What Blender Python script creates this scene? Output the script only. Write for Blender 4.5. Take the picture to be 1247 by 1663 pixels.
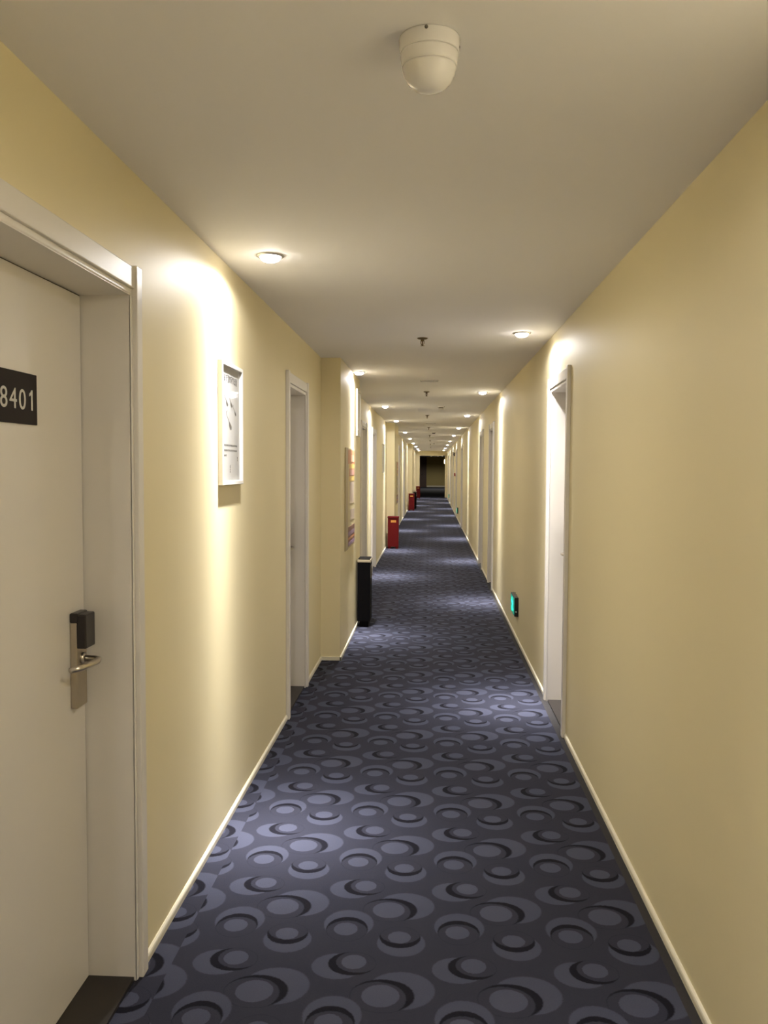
import bpy, bmesh, math, random
from mathutils import Vector, Matrix

# ------------------------------------------------------------------ reset
for o in list(bpy.data.objects):
    bpy.data.objects.remove(o, do_unlink=True)
SC = bpy.context.scene
COL = SC.collection
random.seed(7)
PI = math.pi

# ------------------------------------------------------------------ camera
EYE = 1.55
YAW, PITCH, ROLL = math.radians(3.1784), math.radians(2.9596), math.radians(-0.28)
FPX = 1400.0
cam_d = bpy.data.cameras.new('camera')
cam_d.sensor_fit = 'HORIZONTAL'
cam_d.sensor_width = 36.0
cam_d.lens = FPX / 1247.0 * 36.0
cam_d.clip_start = 0.02
cam_d.clip_end = 300
cam = bpy.data.objects.new('camera', cam_d)
COL.objects.link(cam)
fwd = Vector((-math.sin(YAW) * math.cos(PITCH), math.cos(YAW) * math.cos(PITCH), -math.sin(PITCH)))
rt = Vector((math.cos(YAW), math.sin(YAW), 0))
up = rt.cross(fwd)
cr, sr = math.cos(ROLL), math.sin(ROLL)
rt2 = rt * cr - up * sr
up2 = rt * sr + up * cr
cam.matrix_world = Matrix(((rt2.x, up2.x, -fwd.x, 0), (rt2.y, up2.y, -fwd.y, 0), (rt2.z, up2.z, -fwd.z, EYE), (0, 0, 0, 1)))
SC.camera = cam

# ------------------------------------------------------------------ world and exposure
w = bpy.data.worlds.new('world')
SC.world = w
w.use_nodes = True
w.node_tree.nodes['Background'].inputs[0].default_value = (1.0, 0.93, 0.82, 1)
w.node_tree.nodes['Background'].inputs[1].default_value = 0.0
vs = SC.view_settings
vs.view_transform = 'Standard'
vs.look = 'None'
vs.gamma = 1.0
vs.use_curve_mapping = False
vs.exposure = 0.3
LAMP_COL = (1.0, 0.985, 0.98)
CORE_W, CORE_S = 640.0, 9.5      # tight core of each downlight (strength, angle)
SKIRT_W, SKIRT_S = 230.0, 20.0    # softer skirt round it
FLOOD_W, FLOOD_S = 34.0, 44.0     # flood
SPILL_W = 8.0                     # wide spill
LENS_E = 40.0      # glowing lens

# ------------------------------------------------------------------ dimensions
XL, XR, HC = -0.884, 0.778, 2.414
Y_BACK, Y_PORT, Y_END = -4.2, 44.8, 69.0
XP = -0.728                                # face of the left pillars
PILLARS = [(6.83, 8.62), (16.75, 18.5), (31.4, 33.1)]
DT = 2.065                                 # door opening height
LEFT_DOORS = [(1.60, 2.50), (5.22, 5.97), (10.62, 11.40), (12.55, 13.35), (19.2, 20.0), (22.4, 23.2), (26.6, 27.4), (34.6, 35.4), (38.4, 39.2)]
RIGHT_DOORS = [(4.98, 5.74), (10.95, 11.66), (13.2, 13.98), (22.0, 22.8), (27.0, 27.8), (31.2, 32.0), (35.6, 36.4), (40.6, 41.4)]
LEFT_LAMPS = [(-0.668, y) for y in (-5 + 4.2, 3.547, 7.85, 12.2, 15.95, 21.1, 25.8, 30.5, 35.2, 39.8, 43.7)]
RIGHT_LAMPS = [(0.567, y) for y in (-3.1, 1.25, 5.617, 9.93, 14.3, 18.75, 23.1, 28.0, 32.6, 38.0, 42.6)]

# ------------------------------------------------------------------ materials
MATS = {}
def mat(name, col, rough=0.5, metal=0.0, emit=None, es=0.0, bump=0.0, bscale=200.0, var=0.0, vscale=3.0, spec=0.5, coat=0.0):
    m = bpy.data.materials.new(name)
    m.use_nodes = True
    nt = m.node_tree
    b = nt.nodes['Principled BSDF']
    b.inputs['Base Color'].default_value = (*col, 1)
    b.inputs['Roughness'].default_value = rough
    b.inputs['Metallic'].default_value = metal
    b.inputs['Specular IOR Level'].default_value = spec
    b.inputs['Coat Weight'].default_value = coat
    tc = nt.nodes.new('ShaderNodeTexCoord')
    if var > 0:
        n = nt.nodes.new('ShaderNodeTexNoise')
        n.inputs['Scale'].default_value = vscale
        n.inputs['Detail'].default_value = 5
        nt.links.new(tc.outputs['Object'], n.inputs['Vector'])
        r = nt.nodes.new('ShaderNodeMixRGB')
        r.blend_type = 'MIX'
        r.inputs[1].default_value = (*[c * (1 - var) for c in col], 1)
        r.inputs[2].default_value = (*[min(1, c * (1 + var)) for c in col], 1)
        nt.links.new(n.outputs['Fac'], r.inputs[0])
        nt.links.new(r.outputs[0], b.inputs['Base Color'])
    if bump > 0:
        n2 = nt.nodes.new('ShaderNodeTexNoise')
        n2.inputs['Scale'].default_value = bscale
        n2.inputs['Detail'].default_value = 3
        nt.links.new(tc.outputs['Object'], n2.inputs['Vector'])
        bp = nt.nodes.new('ShaderNodeBump')
        bp.inputs['Strength'].default_value = bump
        bp.inputs['Distance'].default_value = 0.002
        nt.links.new(n2.outputs['Fac'], bp.inputs['Height'])
        nt.links.new(bp.outputs['Normal'], b.inputs['Normal'])
    if emit:
        b.inputs['Emission Color'].default_value = (*emit, 1)
        b.inputs['Emission Strength'].default_value = es
    MATS[name] = m
    return m

mat('wall_paint', (0.81, 0.71, 0.45), 0.55, bump=0.12, bscale=60, var=0.015, vscale=1.3)
mat('ceiling_paint', (0.885, 0.865, 0.88), 0.7, bump=0.06, bscale=90, var=0.012, vscale=1.0)
mat('door_white', (0.76, 0.715, 0.655), 0.38, bump=0.03, bscale=40, var=0.01)
mat('trim_cream', (0.82, 0.76, 0.60), 0.35, var=0.03, vscale=8)
mat('threshold_stone', (0.018, 0.014, 0.012), 0.4, var=0.25, vscale=30)
mat('edge_carpet', (0.022, 0.019, 0.019), 0.95, bump=0.5, bscale=900, var=0.2, vscale=60)
mat('lobby_carpet', (0.020, 0.022, 0.034), 0.95, bump=0.4, bscale=700, var=0.35, vscale=5)
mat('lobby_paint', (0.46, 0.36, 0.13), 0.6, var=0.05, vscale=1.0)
mat('brown_wood', (0.085, 0.045, 0.030), 0.5, var=0.2, vscale=4)
mat('steel', (0.62, 0.57, 0.50), 0.28, 1.0, var=0.05, vscale=30)
mat('steel_satin', (0.50, 0.45, 0.38), 0.42, 1.0, var=0.05, vscale=40)
mat('black_plastic', (0.018, 0.014, 0.015), 0.35)
mat('plate_black', (0.014, 0.009, 0.008), 0.6, var=0.1, spec=0.2)
mat('plate_digits', (0.62, 0.60, 0.56), 0.5, var=0.03)
mat('seam_dark', (0.10, 0.085, 0.065), 0.8, var=0.1)
mat('lamp_ring', (0.50, 0.47, 0.43), 0.3, 0.7, var=0.03)
mat('lamp_lens', (0.9, 0.9, 0.9), 0.3, emit=(1.0, 0.93, 0.86), es=LENS_E, var=0.01)
mat('detector_white', (0.86, 0.84, 0.84), 0.18, var=0.01, coat=0.4)
mat('detector_dark', (0.10, 0.085, 0.07), 0.5, var=0.1)
mat('bronze', (0.16, 0.115, 0.06), 0.4, 0.8, var=0.1, vscale=50)
mat('frame_white', (0.82, 0.79, 0.74), 0.3, var=0.01)
mat('paper', (0.50, 0.49, 0.47), 0.6, var=0.02)
mat('ink', (0.05, 0.048, 0.046), 0.7, var=0.1)
mat('ink_grey', (0.09, 0.085, 0.08), 0.7, var=0.1)
mat('poster_board', (0.52, 0.44, 0.24), 0.5, var=0.1, vscale=6)
mat('poster_edge', (0.42, 0.33, 0.20), 0.5, var=0.05)
mat('poster_orange', (0.50, 0.20, 0.08), 0.5, var=0.15, vscale=12)
mat('poster_peach', (0.62, 0.36, 0.22), 0.5, var=0.1, vscale=14)
mat('poster_rose', (0.48, 0.25, 0.20), 0.5, var=0.1, vscale=14)
mat('poster_yellow', (0.62, 0.42, 0.10), 0.5, var=0.1, vscale=10)
mat('poster_lilac', (0.42, 0.33, 0.25), 0.5, var=0.15, vscale=18)
mat('poster_purple', (0.22, 0.13, 0.22), 0.5, var=0.3, vscale=10)
mat('poster_brown', (0.16, 0.06, 0.045), 0.5, var=0.3, vscale=10)
mat('bin_black', (0.0035, 0.003, 0.0035), 0.6, var=0.1, spec=0.08)
mat('bin_cream', (0.55, 0.47, 0.33), 0.35, 0.3, var=0.05)
mat('box_red', (0.12, 0.003, 0.004), 0.55, var=0.08, vscale=8, spec=0.2)
mat('box_red_dark', (0.10, 0.008, 0.008), 0.5, var=0.1)
mat('box_label', (0.60, 0.27, 0.05), 0.5, var=0.15, vscale=60)
mat('sign_black', (0.010, 0.010, 0.010), 0.35)
mat('sign_panel', (0.0, 0.10, 0.06), 0.3, emit=(0.0, 0.40, 0.26), es=0.6)
mat('sign_figure', (0.0, 0.5, 0.3), 0.3, emit=(0.02, 1.0, 0.60), es=1.6)
mat('sign_button', (0.55, 0.65, 0.62), 0.4)
mat('alarm_red', (0.25, 0.02, 0.015), 0.4)
mat('sconce_glow', (0.9, 0.85, 0.7), 0.4, emit=(1.0, 0.85, 0.55), es=3.0)
mat('panel_white', (0.70, 0.66, 0.56), 0.4, var=0.01)

# glass pane: clear with a fresnel sheen
g = bpy.data.materials.new('glass_pane'); g.use_nodes = True
nt = g.node_tree; nt.nodes.clear()
out = nt.nodes.new('ShaderNodeOutputMaterial'); mx = nt.nodes.new('ShaderNodeMixShader')
tr = nt.nodes.new('ShaderNodeBsdfTransparent'); gl = nt.nodes.new('ShaderNodeBsdfGlossy'); fr = nt.nodes.new('ShaderNodeFresnel')
gl.inputs['Roughness'].default_value = 0.04; fr.inputs['IOR'].default_value = 1.15
ge = nt.nodes.new('ShaderNodeNewGeometry'); inv = nt.nodes.new('ShaderNodeMath'); inv.operation = 'SUBTRACT'; inv.inputs[0].default_value = 1.0
nt.links.new(ge.outputs['Backfacing'], inv.inputs[1])
fm = nt.nodes.new('ShaderNodeMath'); fm.operation = 'MULTIPLY'; nt.links.new(fr.outputs[0], fm.inputs[0]); nt.links.new(inv.outputs[0], fm.inputs[1])
nt.links.new(fm.outputs[0], mx.inputs[0]); nt.links.new(tr.outputs[0], mx.inputs[1]); nt.links.new(gl.outputs[0], mx.inputs[2])
nt.links.new(mx.outputs[0], out.inputs['Surface'])
MATS['glass_pane'] = g

# carpet: printed crescents and discs, repeating every 0.374 x 0.4925 m
def carpet_mat(name, shift=(0, 0)):
    m = bpy.data.materials.new(name); m.use_nodes = True
    nt = m.node_tree; N = nt.nodes; LK = nt.links
    b = N['Principled BSDF']
    b.inputs['Roughness'].default_value = 0.95
    b.inputs['Specular IOR Level'].default_value = 0.15
    tc = N.new('ShaderNodeTexCoord')
    fuzz = N.new('ShaderNodeTexNoise'); fuzz.inputs['Scale'].default_value = 150; fuzz.inputs['Detail'].default_value = 2
    LK.new(tc.outputs['Object'], fuzz.inputs['Vector'])
    fsub = N.new('ShaderNodeVectorMath'); fsub.operation = 'SUBTRACT'; fsub.inputs[1].default_value = (0.5, 0.5, 0.5)
    LK.new(fuzz.outputs['Color'], fsub.inputs[0])
    fma = N.new('ShaderNodeVectorMath'); fma.operation = 'MULTIPLY_ADD'; fma.inputs[1].default_value = (0.007, 0.007, 0)
    LK.new(fsub.outputs[0], fma.inputs[0]); LK.new(tc.outputs['Object'], fma.inputs[2])
    T = (0.374, 0.4925, 1.0)
    def ell(src, cx, cy, rx, ry):
        a = N.new('ShaderNodeVectorMath'); a.operation = 'SUBTRACT'; a.inputs[1].default_value = (cx / 100, cy / 100, 0)
        LK.new(src, a.inputs[0])
        s = N.new('ShaderNodeVectorMath'); s.operation = 'MULTIPLY'; s.inputs[1].default_value = (100 / rx, 100 / ry, 0)
        LK.new(a.outputs[0], s.inputs[0])
        l = N.new('ShaderNodeVectorMath'); l.operation = 'LENGTH'
        LK.new(s.outputs[0], l.inputs[0])
        r = N.new('ShaderNodeMapRange'); r.inputs['From Min'].default_value = 0.97; r.inputs['From Max'].default_value = 1.03
        r.inputs['To Min'].default_value = 1; r.inputs['To Max'].default_value = 0
        LK.new(l.outputs['Value'], r.inputs['Value'])
        return r.outputs['Result']
    BASE, LIGHT, DARK, INNER = (0.027, 0.0275, 0.042, 1), (0.053, 0.056, 0.084, 1), (0.0065, 0.006, 0.011, 1), (0.058, 0.061, 0.091, 1)
    bn = N.new('ShaderNodeRGB'); bn.outputs[0].default_value = BASE
    cur = bn.outputs[0]
    def paint(cur, fac, col):
        x = N.new('ShaderNodeMixRGB'); x.inputs[2].default_value = col
        LK.new(fac, x.inputs[0]); LK.new(cur, x.inputs[1])
        return x.outputs[0]
    motifs = [((-0.090, 2.940), (1, 3.5, 10, 9.2), (-4.5, 0.5, 9.5, 8), (-6, -0.9, 8.6, 8), (-5, 0.4, 5.6, 5.4)),
              ((0.098, 2.817), (0.5, 2.8, 8.4, 9), (0.2, -0.5, 7, 7.6), (0.2, -1.8, 6.8, 6.5), (-0.2, -0.6, 4, 4)),
              ((-0.089, 2.733), (0, 0.3, 7.9, 7.8), (-0.5, 3.8, 6.8, 6.5), (-0.5, 5.6, 6.6, 5.6), (-0.7, 3.7, 3.8, 3.6)),
              ((0.096, 2.598), (-0.5, -0.4, 8, 6.9), (4, 1.3, 7.5, 6.3), (5.6, 2.3, 6.7, 5.8), (4.5, 2.2, 3.9, 3.9))]
    for c, O, E1, E2, I in motifs:
        a = N.new('ShaderNodeVectorMath'); a.operation = 'SUBTRACT'
        a.inputs[1].default_value = (c[0] + shift[0] - T[0] / 2, c[1] + shift[1] - T[1] / 2, 0)
        LK.new(fma.outputs[0], a.inputs[0])
        d = N.new('ShaderNodeVectorMath'); d.operation = 'DIVIDE'; d.inputs[1].default_value = T
        LK.new(a.outputs[0], d.inputs[0])
        fr = N.new('ShaderNodeVectorMath'); fr.operation = 'FRACTION'; LK.new(d.outputs[0], fr.inputs[0])
        s5 = N.new('ShaderNodeVectorMath'); s5.operation = 'SUBTRACT'; s5.inputs[1].default_value = (0.5, 0.5, 0); LK.new(fr.outputs[0], s5.inputs[0])
        mt = N.new('ShaderNodeVectorMath'); mt.operation = 'MULTIPLY'; mt.inputs[1].default_value = (T[0], T[1], 0); LK.new(s5.outputs[0], mt.inputs[0])
        loc = mt.outputs[0]
        cur = paint(cur, ell(loc, *O), LIGHT)
        e1 = ell(loc, *E1); e2 = ell(loc, *E2)
        cur = paint(cur, e1, DARK)
        mm = N.new('ShaderNodeMath'); mm.operation = 'MULTIPLY'; LK.new(e1, mm.inputs[0]); LK.new(e2, mm.inputs[1])
        cur = paint(cur, mm.outputs[0], BASE)
        cur = paint(cur, ell(loc, *I), INNER)
    sp = N.new('ShaderNodeTexNoise'); sp.inputs['Scale'].default_value = 420; sp.inputs['Detail'].default_value = 2
    LK.new(tc.outputs['Object'], sp.inputs['Vector'])
    mr = N.new('ShaderNodeMapRange'); mr.inputs['To Min'].default_value = 0.72; mr.inputs['To Max'].default_value = 1.28
    LK.new(sp.outputs['Fac'], mr.inputs['Value'])
    mul = N.new('ShaderNodeVectorMath'); mul.operation = 'SCALE'
    LK.new(cur, mul.inputs[0]); LK.new(mr.outputs[0], mul.inputs['Scale'])
    LK.new(mul.outputs[0], b.inputs['Base Color'])
    bp = N.new('ShaderNodeBump'); bp.inputs['Strength'].default_value = 0.5; bp.inputs['Distance'].default_value = 0.003
    LK.new(sp.outputs['Fac'], bp.inputs['Height']); LK.new(bp.outputs[0], b.inputs['Normal'])
    MATS[name] = m
carpet_mat('carpet')
carpet_mat('carpet_offcut', (-0.035, 0.11))

# ------------------------------------------------------------------ mesh helpers
def add_box(bm, x0, x1, y0, y1, z0, z1):
    v = [bm.verts.new(p) for p in ((x0, y0, z0), (x1, y0, z0), (x1, y1, z0), (x0, y1, z0), (x0, y0, z1), (x1, y0, z1), (x1, y1, z1), (x0, y1, z1))]
    return [bm.faces.new([v[i] for i in f]) for f in ((0, 3, 2, 1), (4, 5, 6, 7), (0, 1, 5, 4), (1, 2, 6, 5), (2, 3, 7, 6), (3, 0, 4, 7))]
def bx(*boxes, bevel=0.0, seg=2):
    bm = bmesh.new()
    for b in boxes:
        add_box(bm, *b)
    if bevel > 0:
        bmesh.ops.bevel(bm, geom=bm.edges[:], offset=bevel, segments=seg, profile=0.5, affect='EDGES')
    return bm
def lathe(profile, n=32, axis='Z', bm=None, center=(0, 0, 0)):
    bm = bm or bmesh.new()
    rings = []
    c = Vector(center)
    def P(r, h, a):
        if axis == 'Z': return c + Vector((r * math.cos(a), r * math.sin(a), h))
        if axis == 'X': return c + Vector((h, r * math.cos(a), r * math.sin(a)))
        return c + Vector((r * math.sin(a), h, r * math.cos(a)))
    for r, h in profile:
        if r < 1e-6:
            rings.append([bm.verts.new(P(0, h, 0))])
        else:
            rings.append([bm.verts.new(P(r, h, 2 * PI * i / n)) for i in range(n)])
    for a, b in zip(rings, rings[1:]):
        for i in range(n):
            j = (i + 1) % n
            if len(a) == 1 and len(b) == 1: continue
            if len(a) == 1: bm.faces.new((a[0], b[i], b[j]))
            elif len(b) == 1: bm.faces.new((a[i], b[0], a[j]))
            else: bm.faces.new((a[i], b[i], b[j], a[j]))
    for f in bm.faces: f.smooth = True
    bmesh.ops.recalc_face_normals(bm, faces=bm.faces[:])
    return bm
def tube(pts, rad, n=12, bm=None, squash=1.0):
    bm = bm or bmesh.new()
    pts = [Vector(p) for p in pts]
    rads = rad if isinstance(rad, (list, tuple)) else [rad] * len(pts)
    rings = []
    for i, p in enumerate(pts):
        t = (pts[min(i + 1, len(pts) - 1)] - pts[max(i - 1, 0)]).normalized()
        ref = Vector((0, 0, 1)) if abs(t.z) < 0.9 else Vector((1, 0, 0))
        u = t.cross(ref).normalized(); v = u.cross(t)
        rings.append([bm.verts.new(p + u * math.cos(2 * PI * k / n) * rads[i] + v * math.sin(2 * PI * k / n) * rads[i] * squash) for k in range(n)])
    for a, b in zip(rings, rings[1:]):
        for k in range(n):
            bm.faces.new((a[k], a[(k + 1) % n], b[(k + 1) % n], b[k]))
    bm.faces.new(rings[0][::-1]); bm.faces.new(rings[-1])
    for f in bm.faces: f.smooth = len(f.verts) == 4
    bmesh.ops.recalc_face_normals(bm, faces=bm.faces[:])
    return bm
def mesh_of(name, bm, m):
    me = bpy.data.meshes.new(name)
    bm.to_mesh(me); bm.free()
    me.materials.append(MATS[m])
    return me
def obj(name, bm, m, parent=None, loc=(0, 0, 0)):
    o = bpy.data.objects.new(name, mesh_of(name, bm, m))
    COL.objects.link(o)
    o.location = loc
    if parent: o.parent = parent
    return o
def tag(o, label, cat, group=None, kind=None):
    if label: o['label'] = label
    if cat: o['category'] = cat
    if group: o['group'] = group
    if kind: o['kind'] = kind
    return o
def thing(name, label, cat, loc=(0, 0, 0), rz=0.0, group=None, kind=None):
    o = bpy.data.objects.new(name, None)
    o.empty_display_size = 0.1
    COL.objects.link(o)
    o.location = loc; o.rotation_euler = (0, 0, rz)
    return tag(o, label, cat, group, kind)
def copy_tree(o, parent=None):
    c = o.copy(); COL.objects.link(c); c.parent = parent
    for ch in o.children: copy_tree(ch, c)
    return c
def struct(name, bm, m, label=None):
    o = obj(name, bm, m)
    o['kind'] = 'structure'
    if label: o['label'] = label
    return o

# ------------------------------------------------------------------ room shell
fl = struct('floor', bx((-0.80, 0.738, Y_BACK, Y_PORT, -0.10, 0.0)), 'carpet', 'dark blue carpet printed with crescents and discs')
obj('carpet_strip', bx((XL - 0.10, -0.80, Y_BACK, Y_PORT, -0.10, 0.0)), 'carpet_offcut', fl)
obj('carpet_strip', bx((0.738, XR + 0.10, Y_BACK, Y_PORT, -0.10, 0.0)), 'edge_carpet', fl)
struct('floor_lobby', bx((-4, 4, Y_PORT, Y_END + .3, -0.10, -0.001)), 'lobby_carpet', 'very dark carpet of the unlit lobby at the far end')
struct('ceiling', bx((XL - .3, XR + .3, Y_BACK - .2, Y_PORT + .2, HC, HC + 0.15)), 'ceiling_paint', 'plain off-white corridor ceiling')
struct('ceiling_lobby', bx((-4, 4, Y_PORT + .2, Y_END + .3, HC, HC + 0.15)), 'ceiling_paint')

def wall(name, doors, side, label):
    x0, x1 = (XL - 0.28, XL) if side == 'L' else (XR, XR + 0.28)
    xb0, xb1 = (XL - 0.28, XL - 0.215) if side == 'L' else (XR + 0.215, XR + 0.28)
    boxes = []; y = Y_BACK
    for a, b in doors:
        boxes.append((x0, x1, y, a, 0, HC))
        boxes.append((x0, x1, a, b, DT, HC))
        boxes.append((xb0, xb1, a, b, 0, DT))
        y = b
    boxes.append((x0, x1, y, Y_PORT, 0, HC))
    return struct(name, bx(*boxes), 'wall_paint', label)
wall('wall_left', LEFT_DOORS, 'L', 'cream yellow corridor wall on the left')
wall('wall_right', RIGHT_DOORS, 'R', 'cream yellow corridor wall on the right')
struct('wall_rear', bx((XL - .3, XR + .3, Y_BACK - .2, Y_BACK, -.1, HC)), 'wall_paint')
struct('wall_portal', bx((-4, -0.648, Y_PORT, Y_PORT + .2, 0, HC), (0.662, 4, Y_PORT, Y_PORT + .2, 0, HC), (-0.648, 0.662, Y_PORT, Y_PORT + .2, 2.175, HC)), 'wall_paint',
       'cream wall with an open passage at the far end of the corridor')
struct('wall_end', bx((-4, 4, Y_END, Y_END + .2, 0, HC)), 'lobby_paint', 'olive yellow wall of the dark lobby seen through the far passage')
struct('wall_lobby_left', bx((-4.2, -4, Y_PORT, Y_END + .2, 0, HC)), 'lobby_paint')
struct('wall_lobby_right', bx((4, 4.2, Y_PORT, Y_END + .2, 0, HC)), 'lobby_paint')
struct('baseboard_end', bx((-0.42, 4, Y_END - .02, Y_END, 0, 0.12)), 'trim_cream')

PILLAR_TXT = ['wide cream pillar jutting from left wall, nearest, poster on its side', 'cream pillar on the left behind the nearest red box', 'far cream pillar on the left behind the second red box']
for (a, b), t in zip(PILLARS, PILLAR_TXT):
    p = struct('pillar', bx((XL - 0.01, XP, a, b, 0, HC), bevel=0.0), 'wall_paint', t)

def base_profile(bm, x, y0, y1, sgn):
    # thin moulded strip, sgn = direction into the corridor
    pr = [(0, 0), (0.010, 0), (0.010, 0.018), (0.008, 0.024), (0.003, 0.029), (0, 0.029)]
    A = [bm.verts.new((x + sgn * px, y0, pz)) for px, pz in pr]
    B = [bm.verts.new((x + sgn * px, y1, pz)) for px, pz in pr]
    for i in range(len(pr)):
        j = (i + 1) % len(pr)
        bm.faces.new((A[i], A[j], B[j], B[i]))
    bm.faces.new(A); bm.faces.new(B[::-1])
def baseboard(name, doors, x, sgn, pillars):
    bm = bmesh.new(); y = Y_BACK
    stops = [(a - 0.042, b + 0.042) for a, b in doors] + [(a, b) for a, b in pillars]
    for a, b in sorted(stops) + [(Y_PORT, None)]:
        base_profile(bm, x, y, a, sgn); y = b
    for a, b in pillars:
        base_profile(bm, XP, a - 0.011, b + 0.011, 1)
        add_box(bm, XL, XP + 0.011, a - 0.011, a, 0, 0.029)
        add_box(bm, XL, XP + 0.011, b, b + 0.011, 0, 0.029)
    bmesh.ops.recalc_face_normals(bm, faces=bm.faces[:])
    o = struct(name, bm, 'trim_cream')
baseboard('baseboard_left', LEFT_DOORS, XL, 1, PILLARS)
baseboard('baseboard_right', RIGHT_DOORS, XR, -1, [])

# ------------------------------------------------------------------ doors
# local frame: x along the wall, y out into the corridor, z up, origin on the floor at the middle of the opening
def make_door(n, a, b, side, label, detail=True):
    W = b - a; hw = W / 2
    lk = -1 if side == 'L' else 1                       # the lock is on the far side of every door
    loc = (XL if side == 'L' else XR, (a + b) / 2, 0)
    d = thing('door_%d' % n, label, None, loc, -PI / 2 if side == 'L' else PI / 2, kind='structure')
    PR = 0.022; LD = -0.14
    for s in (-1, 1):
        xa, xb = sorted((s * hw, s * (hw - 0.02)))
        obj('jamb', bx((xa, xb, -0.205, 0.006, 0.0, DT)), 'door_white', d)
        xa, xb = sorted((s * (hw - 0.004), s * (hw + 0.042)))
        obj('casing', bx((xa, xb, 0.0, PR, 0.0, DT + 0.068), bevel=0.003), 'door_white', d)
        if detail:
            xa, xb = sorted((s * (hw - 0.020), s * (hw - 0.004)))
            obj('casing_bead', bx((xa, xb, 0.0, PR - 0.012, 0.0, DT - 0.018), bevel=0.004), 'door_white', d)
    obj('head_jamb', bx((-hw + 0.02, hw - 0.02, -0.205, 0.006, DT - 0.02, DT)), 'door_white', d)
    obj('head_casing', bx((-hw + 0.004, hw - 0.004, 0.0, PR - 0.006, DT + 0.0, DT + 0.062), bevel=0.003), 'door_white', d)
    if detail:
        obj('head_bead', bx((-hw + 0.02, hw - 0.02, 0.0, PR - 0.014, DT - 0.018, DT), bevel=0.004), 'door_white', d)
    obj('stop_seal', bx((-hw + 0.02, -hw + 0.0235, LD - 0.010, LD - 0.0035, 0.012, DT - 0.02), (hw - 0.0235, hw - 0.02, LD - 0.010, LD - 0.0035, 0.012, DT - 0.02), (-hw + 0.02, hw - 0.02, LD - 0.010, LD - 0.0035, DT - 0.0235, DT - 0.02)), 'seam_dark', d)
    obj('leaf', bx((-hw + 0.0235, hw - 0.0235, -0.205, LD, 0.012, DT - 0.0235), bevel=0.0015, seg=1), 'door_white', d)
    obj('threshold', bx((-hw + 0.001, hw - 0.001, -0.20, -0.002, 0.0, 0.011)), 'threshold_stone', d)
    # lock: escutcheon, card reader, lever
    lx = lk * (hw - 0.0235 - 0.068); F = LD
    x0, x1 = lx - 0.036, lx + 0.036
    lock = obj('lock_plate', bx((x0, x1, F, F + 0.021, 0.857, 1.105), bevel=0.004), 'steel_satin', d)
    obj('card_reader', bx((x0 - 0.001, x1 + 0.001, F + 0.0, F + 0.024, 1.104, 1.132), (x0 + 0.002, x1 - 0.002, F + 0.018, F + 0.047, 1.030, 1.128), bevel=0.004), 'black_plastic', lock)
    R = -lk                                               # lever points away from the lock edge
    pts = [(lx + lk * 0.005, F + 0.018, 0.995), (lx + lk * 0.005, F + 0.058, 0.995), (lx + R * 0.004, F + 0.070, 0.995), (lx + R * 0.022, F + 0.075, 0.995),
           (lx + R * 0.060, F + 0.070, 0.994), (lx + R * 0.100, F + 0.058, 0.992), (lx + R * 0.128, F + 0.040, 0.990)]
    bm = tube(pts, [0.010, 0.009, 0.009, 0.009, 0.0095, 0.0095, 0.008], 12)
    lathe([(0, 0.020), (0.019, 0.020), (0.019, 0.027), (0.010, 0.029)], 20, 'Y', bm, (lx + lk * 0.005, F, 0.995))
    obj('lever', bm, 'steel', lock)
    return d
DL = ['white door with a black number plate reading 8401, nearest on the left', 'recessed white door on the left just before the wide pillar', 'white door on the left just past the black bin',
      'white door on the left in front of the nearest red box', 'white door on the left just past the nearest red box', 'sixth white door along the left wall', 'seventh white door along the left wall', 'far white door on the left past the second red box', 'farthest white door on the left wall']
DR = ['recessed white door on the right, nearest, with a steel lever', 'second white door on the right, past the green exit sign', 'third white door on the right, lit from above by a downlight', 'fourth white door along the right wall', 'fifth white door along the right wall',
      'sixth white door along the right wall', 'seventh white door along the right wall', 'farthest white door on the right wall']
door1 = None
for i, (a, b) in enumerate(LEFT_DOORS):
    d = make_door(i + 1, a, b, 'L', DL[i], i < 3)
    if i == 0: door1 = d
for i, (a, b) in enumerate(RIGHT_DOORS):
    make_door(len(LEFT_DOORS) + i + 1, a, b, 'R', DR[i], i < 1)

# number plate of the nearest door (door_1 local frame: world Y = centre - local x)
cy1 = (LEFT_DOORS[0][0] + LEFT_DOORS[0][1]) / 2
pl_far, pl_near = 2.181, 1.960
x0, x1 = cy1 - pl_far, cy1 - pl_near
plate = obj('number_plate', bx((x0, x1, -0.14, -0.134, 1.654, 1.782), bevel=0.001, seg=1), 'plate_black', door1)
def text_mesh(name, s, size, m, sx=1.0, extrude=0.0006):
    cu = bpy.data.curves.new(name, 'FONT'); cu.body = s; cu.size = size; cu.extrude = extrude; cu.align_x = 'CENTER'; cu.resolution_u = 6
    t = bpy.data.objects.new(name + '_tmp', cu); COL.objects.link(t)
    bpy.context.view_layer.update()
    me = bpy.data.meshes.new_from_object(t.evaluated_get(bpy.context.evaluated_depsgraph_get()))
    bpy.data.objects.remove(t, do_unlink=True); bpy.data.curves.remove(cu)
    me.transform(Matrix.Diagonal((sx, 1, 1, 1)))
    me.materials.clear(); me.materials.append(MATS[m])
    return me
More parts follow.
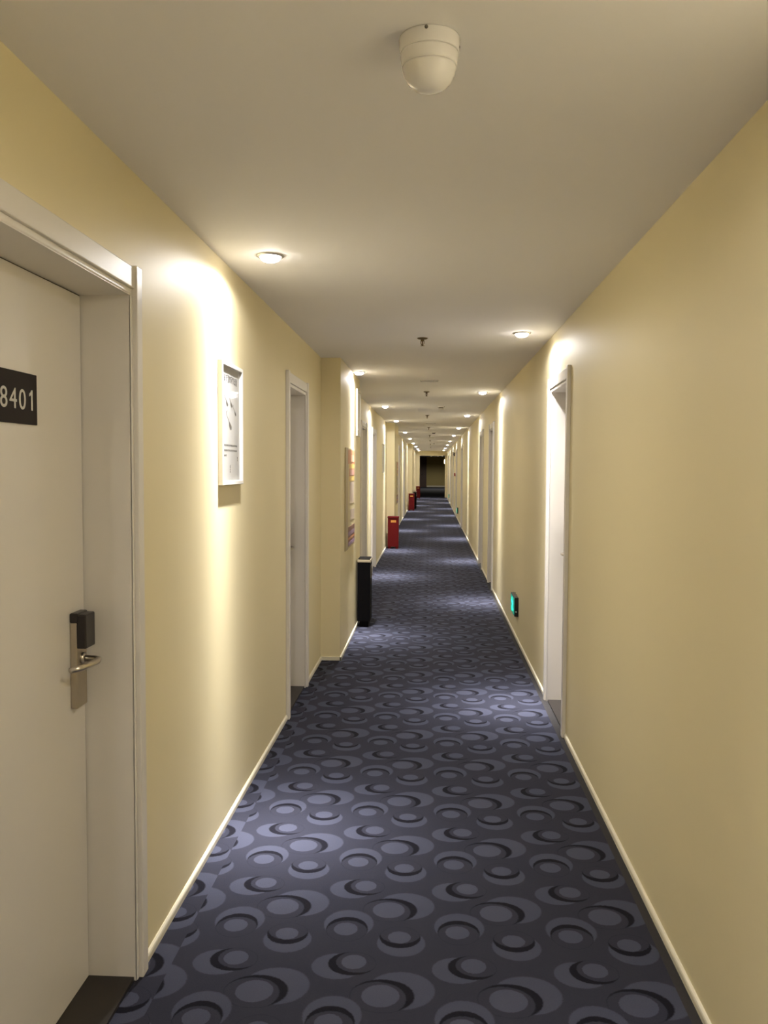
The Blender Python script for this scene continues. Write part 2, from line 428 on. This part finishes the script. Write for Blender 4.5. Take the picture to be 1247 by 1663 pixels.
# Text faces +y (corridor), reading towards -x in the local frame of a left door
for k, ch in enumerate('8401'):
    if ch == '1':
        bm = bmesh.new(); th = 0.0006
        prof = [(0.000, 0.0), (0.0075, 0.0), (0.0075, 0.0515), (0.002, 0.0515), (-0.0035, 0.0455), (-0.010, 0.0415), (-0.010, 0.0350), (-0.004, 0.0375), (0.000, 0.0405)]
        A = [bm.verts.new((px, pz, th)) for px, pz in prof]; B = [bm.verts.new((px, pz, -th)) for px, pz in prof]
        bm.faces.new(A); bm.faces.new(B[::-1])
        for i in range(len(prof)):
            j = (i + 1) % len(prof); bm.faces.new((A[i], B[i], B[j], A[j]))
        dm = mesh_of('digit', bm, 'plate_digits')
    else:
        dm = text_mesh('digit', ch, 0.072, 'plate_digits', 1.10)
    # flat text in XY -> stand up in plane facing +y: x -> -x, y -> z, z -> y
    dm.transform(Matrix(((-1, 0, 0, 0), (0, 0, 1, 0), (0, 1, 0, 0), (0, 0, 0, 1))))
    o = bpy.data.objects.new('digit', dm); COL.objects.link(o); o.parent = plate
    o.location = (cy1 - (2.006 + k * 0.0470), -0.1337, 1.690)

# ------------------------------------------------------------------ downlights
def make_downlight(x, y, label, group, cable=True):
    t = thing('ceiling_downlight', label, 'downlight', (x, y, HC), 0, group)
    obj('trim_ring', lathe([(0.042, -0.001), (0.0425, -0.006), (0.045, -0.008), (0.053, -0.007), (0.057, -0.003), (0.058, 0.0), (0.042, 0.0)], 32), 'lamp_ring', t)
    obj('lens', lathe([(0.0422, -0.002), (0.041, -0.012), (0.034, -0.020), (0.020, -0.026), (0, -0.028)], 28), 'lamp_lens', t)
    l = bpy.data.lights.new('lamp_beam', 'SPOT'); l.energy = 1.0; l.color = LAMP_COL
    l.spot_size = math.radians(176); l.spot_blend = 0.25; l.shadow_soft_size = 0.02
    # reflector profile: tight core, softer skirt and wide spill by angle off the lamp axis
    l.use_nodes = True
    nt = l.node_tree; em = nt.nodes['Emission']
    tc = nt.nodes.new('ShaderNodeTexCoord'); sx = nt.nodes.new('ShaderNodeSeparateXYZ'); nt.links.new(tc.outputs['Normal'], sx.inputs[0])
    def M(op, a, b):
        n = nt.nodes.new('ShaderNodeMath'); n.operation = op
        for i, v in enumerate((a, b)):
            if v is None: continue
            if isinstance(v, (int, float)): n.inputs[i].default_value = v
            else: nt.links.new(v, n.inputs[i])
        return n.outputs[0]
    om = M('SUBTRACT', 1.0, M('ABSOLUTE', sx.outputs['Z'], None))
    tot = None
    for amp, sig in ((CORE_W, CORE_S), (SKIRT_W, SKIRT_S), (FLOOD_W, FLOOD_S)):
        e = M('MULTIPLY', amp, M('EXPONENT', M('MULTIPLY', om, -2.0 / math.radians(sig) ** 2), None))
        tot = e if tot is None else M('ADD', tot, e)
    nt.links.new(M('ADD', tot, SPILL_W), em.inputs['Strength'])
    lo = bpy.data.objects.new('lamp_beam', l); COL.objects.link(lo); lo.parent = t; lo.location = (0, 0, -0.050)
ORD = ['nearest', 'second', 'third', 'fourth', 'fifth', 'sixth', 'seventh', 'eighth', 'ninth', 'tenth', 'eleventh']
k = 0
for x, y in LEFT_LAMPS:
    if y < 2: lab = 'round downlight in the ceiling behind the viewer, left side'
    elif k == 1: lab = 'round downlight tucked against the wide pillar, second on the left'
    else: lab = 'glowing round ceiling downlight, %s in the left row' % ORD[k]
    make_downlight(x, y, lab, 'left row of downlights')
    if y >= 2: k += 1
k = 0
for x, y in RIGHT_LAMPS:
    if y < 2: lab = 'round downlight in the ceiling %s, right side' % ('behind the viewer' if y < 0 else 'above the viewer')
    else: lab = 'glowing round ceiling downlight, %s in the right row' % ORD[k]
    make_downlight(x, y, lab, 'right row of downlights')
    if y >= 2: k += 1

# ------------------------------------------------------------------ ceiling fittings
t = thing('ceiling_sensor', 'large white egg-shaped sensor dome hanging from the ceiling, nearest', 'sensor', (-0.012, 1.79, HC))
obj('base', lathe([(0, 0), (0.061, 0), (0.062, -0.004), (0.0605, -0.028), (0.0598, -0.030), (0, -0.030)], 48), 'detector_white', t)
obj('collar', lathe([(0, -0.0305), (0.0592, -0.0305), (0.0592, -0.034), (0.0565, -0.050), (0.0555, -0.056), (0, -0.056)], 48), 'detector_white', t)
obj('dome', lathe([(0, -0.0565), (0.0552, -0.0565), (0.0545, -0.061), (0.0505, -0.074), (0.043, -0.087), (0.031, -0.097), (0.016, -0.1025), (0, -0.104)], 48), 'detector_white', t)
obj('screw', lathe([(0, 0.002), (0.0035, 0.002), (0.0035, -0.002), (0, -0.003)], 12, 'Y', None, (-0.006, -0.062, -0.006)), 'detector_dark', t)
obj('side_slot', bx((0.0565, 0.0615, -0.012, 0.010, -0.024, -0.018), bevel=0.002), 'detector_dark', t)

def sprinkler(x, y, label):
    t = thing('fire_sprinkler', label, 'sprinkler', (x, y, HC), 0, 'sprinklers along the ceiling')
    obj('escutcheon', lathe([(0, 0), (0.035, 0), (0.036, -0.003), (0.028, -0.008), (0.014, -0.011), (0, -0.011)], 24), 'bronze', t)
    obj('body', lathe([(0.011, -0.010), (0.012, -0.018), (0.008, -0.022), (0.004, -0.023), (0.004, -0.050), (0, -0.050)], 14), 'bronze', t)
    for s in (-1, 1):
        obj('frame_arm', tube([(s * 0.009, 0, -0.018), (s * 0.011, 0, -0.028), (s * 0.009, 0, -0.040), (s * 0.002, 0, -0.050)], 0.0022, 8), 'bronze', t)
    obj('deflector', lathe([(0, -0.050), (0.013, -0.051), (0.0135, -0.053), (0, -0.054)], 16), 'bronze', t)
SPR = [(-0.071, 5.81), (-0.070, 9.88), (-0.088, 14.3), (-0.08, 18.6), (-0.07, 23.0), (-0.07, 27.2), (-0.07, 31.5), (-0.07, 36.0)]
for i, (x, y) in enumerate(SPR):
    sprinkler(x, y, 'small bronze pendant sprinkler, %s along the ceiling' % (ORD[i] if i < len(SPR) - 1 else 'farthest'))
def speaker(x, y, label):
    t = thing('ceiling_speaker', label, 'speaker', (x, y, HC), 0, 'round speakers in the ceiling')
    obj('rim', lathe([(0.078, 0), (0.093, 0), (0.093, -0.004), (0.088, -0.009), (0.080, -0.010), (0.078, -0.004)], 36), 'detector_white', t)
    obj('grille', lathe([(0, -0.004), (0.060, -0.004), (0.079, -0.003), (0.079, 0)], 36), 'lamp_ring', t)
for i, y in enumerate((8.63, 16.8, 25.0, 33.2)):
    speaker(-0.035, y, 'flat round ceiling speaker, %s along the ceiling' % ORD[i])
def smoke(x, y, label):
    t = thing('smoke_detector', label, 'detector', (x, y, HC), 0, 'smoke detectors on the ceiling')
    obj('base', lathe([(0, 0), (0.052, 0), (0.052, -0.010), (0.048, -0.014), (0, -0.014)], 28), 'detector_white', t)
    obj('sensing_chamber', lathe([(0.034, -0.014), (0.034, -0.034), (0, -0.034)], 28), 'detector_dark', t)
    obj('cap', lathe([(0, -0.032), (0.040, -0.030), (0.044, -0.034), (0.036, -0.044), (0.018, -0.048), (0, -0.048)], 28), 'detector_white', t)
for i, (x, y) in enumerate(((0.117, 12.25), (0.03, 21.2), (0.05, 30.5))):
    smoke(x, y, 'small white smoke detector, %s along the ceiling' % ORD[i])

# ------------------------------------------------------------------ framed notices on the left wall
def strokes(bm, x0, x1, z0, z1, n, y, rnd, sw):
    # n character-like clusters of short strokes between x0 and x1
    cw = (x1 - x0) / n
    for i in range(n):
        cx = x0 + (i + 0.5) * cw; h = (z1 - z0); hw = cw * 0.40
        for _ in range(3):
            zz = z0 + h * rnd.random(); add_box(bm, cx - hw * (0.6 + 0.4 * rnd.random()), cx + hw * (0.6 + 0.4 * rnd.random()), y, y + 0.0004, zz - sw / 2, zz + sw / 2)
        for _ in range(2):
            xx = cx + hw * (rnd.random() * 1.6 - 0.8); add_box(bm, xx - sw / 2, xx + sw / 2, y, y + 0.0004, z0 + h * 0.1 * rnd.random(), z1 - h * 0.1 * rnd.random())
def notice(y0, y1, z0, z1, label):
    # local frame as for left doors: x = towards the viewer, y = out of the wall
    cy = (y0 + y1) / 2; hw = (y1 - y0) / 2; H = z1 - z0
    t = thing('framed_notice', label, 'notice', (XL, cy, z0), -PI / 2, 'framed notices on the left wall')
    fw = 0.017; D = 0.021
    obj('frame_side', bx((-hw, -hw + fw, 0, D, 0, H), bevel=0.002), 'frame_white', t)
    obj('frame_side', bx((hw - fw, hw, 0, D, 0, H), bevel=0.002), 'frame_white', t)
    obj('frame_rail', bx((-hw + fw, hw - fw, 0, D, 0, fw), bevel=0.002), 'frame_white', t)
    obj('frame_rail', bx((-hw + fw, hw - fw, 0, D, H - fw, H), bevel=0.002), 'frame_white', t)
    pap = obj('printed_sheet', bx((-hw + fw, hw - fw, 0.001, 0.006, fw, H - fw)), 'paper', t)
    obj('glass', bx((-hw + fw, hw - fw, 0.0095, 0.0115, fw, H - fw)), 'glass_pane', t)
    rnd = random.Random(3); Y = 0.0062
    bm = bmesh.new()
    strokes(bm, -0.130, 0.115, H - 0.082, H - 0.050, 8, Y, rnd, 0.0036)
    obj('title_print', bm, 'ink', pap)['kind'] = 'stuff'
    bm = bmesh.new()
    strokes(bm, -0.13, 0.14, 0.166, 0.174, 22, Y, rnd, 0.0022)
    strokes(bm, -0.13, 0.14, 0.144, 0.152, 22, Y, rnd, 0.0022)
    strokes(bm, 0.07, 0.14, 0.122, 0.130, 6, Y, rnd, 0.0022)
    obj('text_print', bm, 'ink_grey', pap)['kind'] = 'stuff'
    bm = bmesh.new()
    for q in range(4): strokes(bm, -0.004, 0.012, 0.052 + q * 0.009, 0.059 + q * 0.009, 1, Y, rnd, 0.0022)
    strokes(bm, 0.136, 0.146, 0.186, 0.205, 1, Y, rnd, 0.003)
    strokes(bm, -0.140, -0.126, 0.104, 0.122, 1, Y, rnd, 0.003)
    obj('mark_print', bm, 'ink', pap)['kind'] = 'stuff'
    # four S-shaped ink drops (flat print)
    for cx, zt, hh, ww, fat in ((0.100, H - 0.128, 0.056, 0.050, 0.006), (0.020, H - 0.128, 0.056, 0.050, 0.006), (-0.060, H - 0.170, 0.046, 0.044, 0.004), (0.060, H - 0.202, 0.080, 0.070, 0.009)):
        bm = bmesh.new(); L = []; Rr = []
        for i in range(15):
            u = i / 14
            x = cx + ww * (0.42 * math.cos(u * PI * 1.1) * (1 - 0.3 * u)) - 0.0 - ww * 0.7 * u
            if u < 0.12: x -= ww * 0.5 * (0.12 - u) / 0.12
            z = zt - hh * u
            wd = 0.0042 + 2.2 * fat * math.exp(-((u - 0.82) / 0.16) ** 2)
            L.append(bm.verts.new((x - wd, Y + 0.0003, z))); Rr.append(bm.verts.new((x + wd, Y + 0.0003, z)))
        for i in range(14): bm.faces.new((L[i], Rr[i], Rr[i + 1], L[i + 1]))
        obj('ink_drop', bm, 'ink_grey', pap)
    return t
n1 = notice(3.525, 3.915, 1.472, 1.992, 'white framed notice with ink drops on the left wall beside 8401')
n2 = copy_tree(n1); n2.location = (XL, 15.45, 1.45)
n2['label'] = 'far framed notice on the left wall in front of the second pillar'

# ------------------------------------------------------------------ posters and panel on the pillar sides
def poster(y0, y1, z0, z1, label):
    cy = (y0 + y1) / 2; hw = (y1 - y0) / 2; H = z1 - z0
    t = thing('poster_board', label, 'poster', (XP, cy, z0), -PI / 2, 'posters on the pillar sides')
    b = obj('board', bx((-hw, hw, 0.0005, 0.009, 0, H), bevel=0.002), 'poster_board', t)
    obj('border_strip', bx((hw - 0.20, hw, 0.009, 0.0102, 0.0, H)), 'poster_edge', t)
    Y0, Y1 = 0.009, 0.0098
    def pr(nm, u0, u1, v0, v1, m, e=0.0):
        # u from viewer side (0) to far side (1)
        obj(nm, bx((hw - u1 * 2 * hw, hw - u0 * 2 * hw, Y0, Y1 + e, v0 * H, v1 * H)), m, b)
    pr('top_band', 0.25, 1.0, 0.845, 0.985, 'poster_orange')
    pr('photo_block', 0.55, 0.92, 0.865, 0.935, 'poster_peach', 0.0006)
    pr('yellow_band', 0.36, 0.95, 0.80, 0.843, 'poster_yellow')
    pr('photo_block', 0.36, 0.95, 0.72, 0.798, 'poster_orange')
    pr('photo_block', 0.44, 0.88, 0.73, 0.785, 'poster_rose', 0.0006)
    pr('yellow_band', 0.36, 0.95, 0.67, 0.718, 'poster_yellow')
    pr('text_block', 0.42, 0.9, 0.44, 0.66, 'poster_lilac')
    pr('text_block', 0.50, 0.97, 0.27, 0.38, 'poster_lilac')
    pr('photo_block', 0.27, 1.0, 0.02, 0.215, 'poster_brown')
    pr('photo_streak', 0.27, 1.0, 0.125, 0.165, 'poster_purple', 0.0006)
    pr('photo_streak', 0.27, 1.0, 0.085, 0.105, 'poster_orange', 0.0006)
    pr('photo_streak', 0.27, 1.0, 0.022, 0.06, 'poster_purple', 0.0006)
    return t
p1 = poster(7.16, 7.99, 0.845, 1.715, 'orange and yellow poster on the side of the nearest pillar')
p2 = copy_tree(p1); p2.location = (XP, 17.8, 0.80); p2['label'] = 'far poster on the side of the second left pillar'

t = thing('access_panel', 'white wall panel door high on the side of the nearest pillar', 'panel', (XP, 8.41, 1.85), -PI / 2)
obj('panel_frame', bx((-0.19, -0.165, 0, 0.016, 0, 0.45), (0.165, 0.19, 0, 0.016, 0, 0.45), (-0.165, 0.165, 0, 0.016, 0, 0.025), (-0.165, 0.165, 0, 0.016, 0.425, 0.45)), 'panel_white', t)
dp = obj('panel_door', bx((-0.162, 0.162, 0.0, 0.012, 0.028, 0.422), bevel=0.002), 'panel_white', t)
obj('catch', lathe([(0, 0.012), (0.010, 0.012), (0.009, 0.020), (0, 0.021)], 14, 'Y', None, (0.13, 0, 0.06)), 'steel', dp)

# ------------------------------------------------------------------ bins and fire boxes
def bin_(x0, y0, w, d, h, label):
    t = thing('ashtray_bin', label, 'bin', (x0 + w / 2, y0 + d / 2, 0), 0, 'black bins by the left pillars')
    hw, hd = w / 2, d / 2
    obj('plinth', bx((-hw + 0.018, hw - 0.015, -hd + 0.018, hd - 0.018, 0, 0.06)), 'bin_black', t)
    body = obj('body', bx((-hw, hw, -hd, hd, 0.055, h - 0.035), bevel=0.003), 'bin_black', t)
    obj('mouth', bx((hw, hw + 0.006, -hd + 0.04, hd - 0.04, h - 0.19, h - 0.185), (hw, hw + 0.006, -hd + 0.04, hd - 0.04, h - 0.075, h - 0.07), (hw, hw + 0.006, -hd + 0.04, -hd + 0.046, h - 0.185, h - 0.075),
                    (hw, hw + 0.006, hd - 0.046, hd - 0.04, h - 0.185, h - 0.075)), 'steel', body)
    top = obj('top_tray', bx((-hw - 0.002, hw + 0.006, -hd - 0.002, hd + 0.002, h - 0.034, h - 0.008), bevel=0.003), 'bin_cream', t)
    obj('ash_dish', bx((-hw + 0.004, hw - 0.004, -hd + 0.006, hd - 0.006, h - 0.008, h)), 'bin_black', top)
    return t
bin_(-0.713, 8.28, 0.122, 0.24, 0.665, 'tall black bin with a cream top beside the nearest pillar')
bin_(-0.700, 32.3, 0.122, 0.24, 0.665, 'far black bin beside the second red box')
def firebox(x0, y0, label):
    w, d, h = 0.205, 0.20, 0.615
    t = thing('fire_extinguisher_box', label, 'fire box', (x0 + w / 2, y0 + d / 2, 0), 0, 'red fire extinguisher boxes along the left wall')
    hw, hd = w / 2, d / 2
    for s in (-1, 1):
        obj('foot', bx(*( (sorted((s * (hw - 0.005), s * (hw - 0.055)))[0], sorted((s * (hw - 0.005), s * (hw - 0.055)))[1], -hd + 0.005, hd - 0.005, 0, 0.04),)), 'box_red', t)
    body = obj('body', bx((-hw, hw, -hd, hd, 0.035, h - 0.03), bevel=0.003), 'box_red', t)
    obj('label_plate', bx((-0.045, 0.055, -hd - 0.0015, -hd, h - 0.115, h - 0.07)), 'box_label', body)
    obj('lid', bx((-hw - 0.006, hw + 0.006, -hd - 0.010, hd, h - 0.03, h), bevel=0.004), 'box_red', t)
    obj('lid_shadow_gap', bx((-hw + 0.004, hw - 0.004, -hd - 0.001, hd - 0.004, h - 0.034, h - 0.029)), 'box_red_dark', t)
    return t
firebox(-0.838, 16.42, 'red fire extinguisher box in front of the second left pillar, nearest')
firebox(-0.838, 31.05, 'red fire extinguisher box beside the far black bin')
firebox(-0.800, 43.3, 'small farthest red fire extinguisher box at the end of the corridor')

# ------------------------------------------------------------------ exit signs on the right wall
def exit_sign(y0, y1, z0, z1, label):
    cy = (y0 + y1) / 2; hw = (y1 - y0) / 2; H = z1 - z0; D = 0.036
    t = thing('exit_sign', label, 'exit sign', (XR, cy, z0), PI / 2, 'low exit signs on the right wall')   # local x = away from viewer, y = into corridor
    h = obj('housing', bx((-hw, hw, 0, D, 0, H), bevel=0.004), 'sign_black', t)
    pn = obj('lit_panel', bx((-hw + 0.03, hw - 0.012, D, D + 0.002, 0.012, H - 0.012)), 'sign_panel', t)
    # running figure: head, trunk, limbs
    Y = D + 0.002; bm = bmesh.new()
    obj('figure_head', lathe([(0, Y + 0.002), (0.013, Y + 0.002), (0.013, Y)], 16, 'Y', None, (0.035, 0, H - 0.034)), 'sign_figure', pn)
    def limb(pts, wd):
        for (xa, za), (xb, zb) in zip(pts, pts[1:]):
            a = Vector((xa, 0, za)); b = Vector((xb, 0, zb)); dd = (b - a).normalized(); nn = Vector((-dd.z, 0, dd.x)) * wd
            a -= dd * wd * 0.5; b += dd * wd * 0.5
            lo = [bm.verts.new((q.x, Y, q.z)) for q in (a + nn, b + nn, b - nn, a - nn)]
            hi = [bm.verts.new((q.x, Y + 0.002, q.z)) for q in (a + nn, b + nn, b - nn, a - nn)]
            bm.faces.new(hi); 
            for i in range(4): bm.faces.new((lo[i], lo[(i + 1) % 4], hi[(i + 1) % 4], hi[i]))
    limb([(0.022, H - 0.052), (0.0, H - 0.095)], 0.015)
    limb([(0.025, H - 0.055), (0.055, H - 0.070), (0.075, H - 0.055)], 0.007)
    limb([(0.010, H - 0.060), (-0.030, H - 0.058), (-0.048, H - 0.082)], 0.007)
    limb([(0.002, H - 0.095), (0.038, H - 0.112), (0.034, H - 0.145)], 0.009)
    limb([(-0.002, H - 0.095), (-0.028, H - 0.125), (-0.068, H - 0.128)], 0.009)
    bmesh.ops.recalc_face_normals(bm, faces=bm.faces[:])
    obj('running_figure', bm, 'sign_figure', pn)
    obj('test_button', lathe([(0, -0.003), (0.007, -0.002), (0.007, 0.0)], 12, 'X', None, (-hw, 0.022, 0.042)), 'sign_button', h)
    for xc in (-0.06, 0.09): obj('fixing_clip', bx((xc, xc + 0.015, 0.0, 0.010, H, H + 0.012)), 'steel_satin', h)
    return t
e1 = exit_sign(7.68, 8.05, 0.226, 0.396, 'green lit exit sign low on the right wall, nearest')
for y, lab in ((25.6, 'second low exit sign far along the right wall'), (38.8, 'farthest low exit sign on the right wall')):
    c = copy_tree(e1); c.location = (XR, y, 0.20); c['label'] = lab
t = thing('fire_call_point', 'small dark red fire call point on the far right wall', 'call point', (XR, 28.9, 1.27), PI / 2)
obj('housing', bx((-0.05, 0.05, 0, 0.045, 0, 0.11), bevel=0.006), 'alarm_red', t)
obj('press_plate', bx((-0.03, 0.03, 0.045, 0.047, 0.03, 0.085)), 'detector_dark', t)
t = thing('wall_bell', 'small dark box high on the far right wall', 'alarm', (XR, 29.6, 1.95), PI / 2)
obj('housing', bx((-0.06, 0.06, 0, 0.05, 0, 0.12), bevel=0.01), 'detector_dark', t)
obj('sounder', lathe([(0, 0.062), (0.03, 0.058), (0.042, 0.05)], 18, 'Y', None, (0, 0, 0.06)), 'black_plastic', t)

# ------------------------------------------------------------------ far lobby
t = thing('lobby_door', 'dark brown door on the left of the lobby end wall', 'door', (-1.25, Y_END, 0))
obj('leaf', bx((-0.70, 0.72, -0.06, 0.0, 0.0, HC - 0.02)), 'brown_wood', t)
obj('frame', bx((0.72, 0.80, -0.08, 0.0, 0, HC - 0.01), (-0.78, -0.70, -0.08, 0, 0, HC - 0.01)), 'brown_wood', t)
obj('handle', tube([(0.55, -0.06, 1.0), (0.55, -0.11, 1.0), (0.45, -0.11, 1.0)], 0.012, 8), 'steel', t)
t = thing('wall_sconce', 'small warm wall lamp just past the far passage on the right', 'wall lamp', (0.78, 50.0, 1.78))
obj('back_plate', bx((0.03, 0.05, -0.05, 0.05, 0.0, 0.25)), 'steel_satin', t)
obj('shade', lathe([(0.03, 0.0), (0.055, 0.03), (0.06, 0.20), (0.045, 0.24), (0.0, 0.25)], 16, 'Z', None, (-0.04, 0, 0)), 'sconce_glow', t)
struct('wall_lobby_stub', bx((0.83, 1.0, Y_PORT + 0.2, 51.0, 0, HC)), 'wall_paint')
for i, (x, y) in enumerate(((-0.08, 64.5), (0.42, 63.5), (0.72, 62.5))):
    t = thing('lobby_downlight', 'tiny dim ceiling lamp in the far lobby, %s' % ('left of the three', 'middle of the three', 'right of the three')[i], 'downlight', (x, y, HC), 0, 'dim lamps in the lobby')
    obj('trim_ring', lathe([(0.05, 0), (0.07, 0), (0.066, -0.01), (0.05, -0.01)], 20), 'lamp_ring', t)
    obj('lens', lathe([(0.05, -0.004), (0.03, -0.02), (0, -0.026)], 20), 'sconce_glow', t)
    l = bpy.data.lights.new('lamp_beam', 'SPOT'); l.energy = 55.0; l.color = (1.0, 0.95, 0.85); l.spot_size = math.radians(170); l.spot_blend = 0.3; l.shadow_soft_size = 0.04
    lo = bpy.data.objects.new('lamp_beam', l); COL.objects.link(lo); lo.parent = t; lo.location = (0, 0, -0.06)
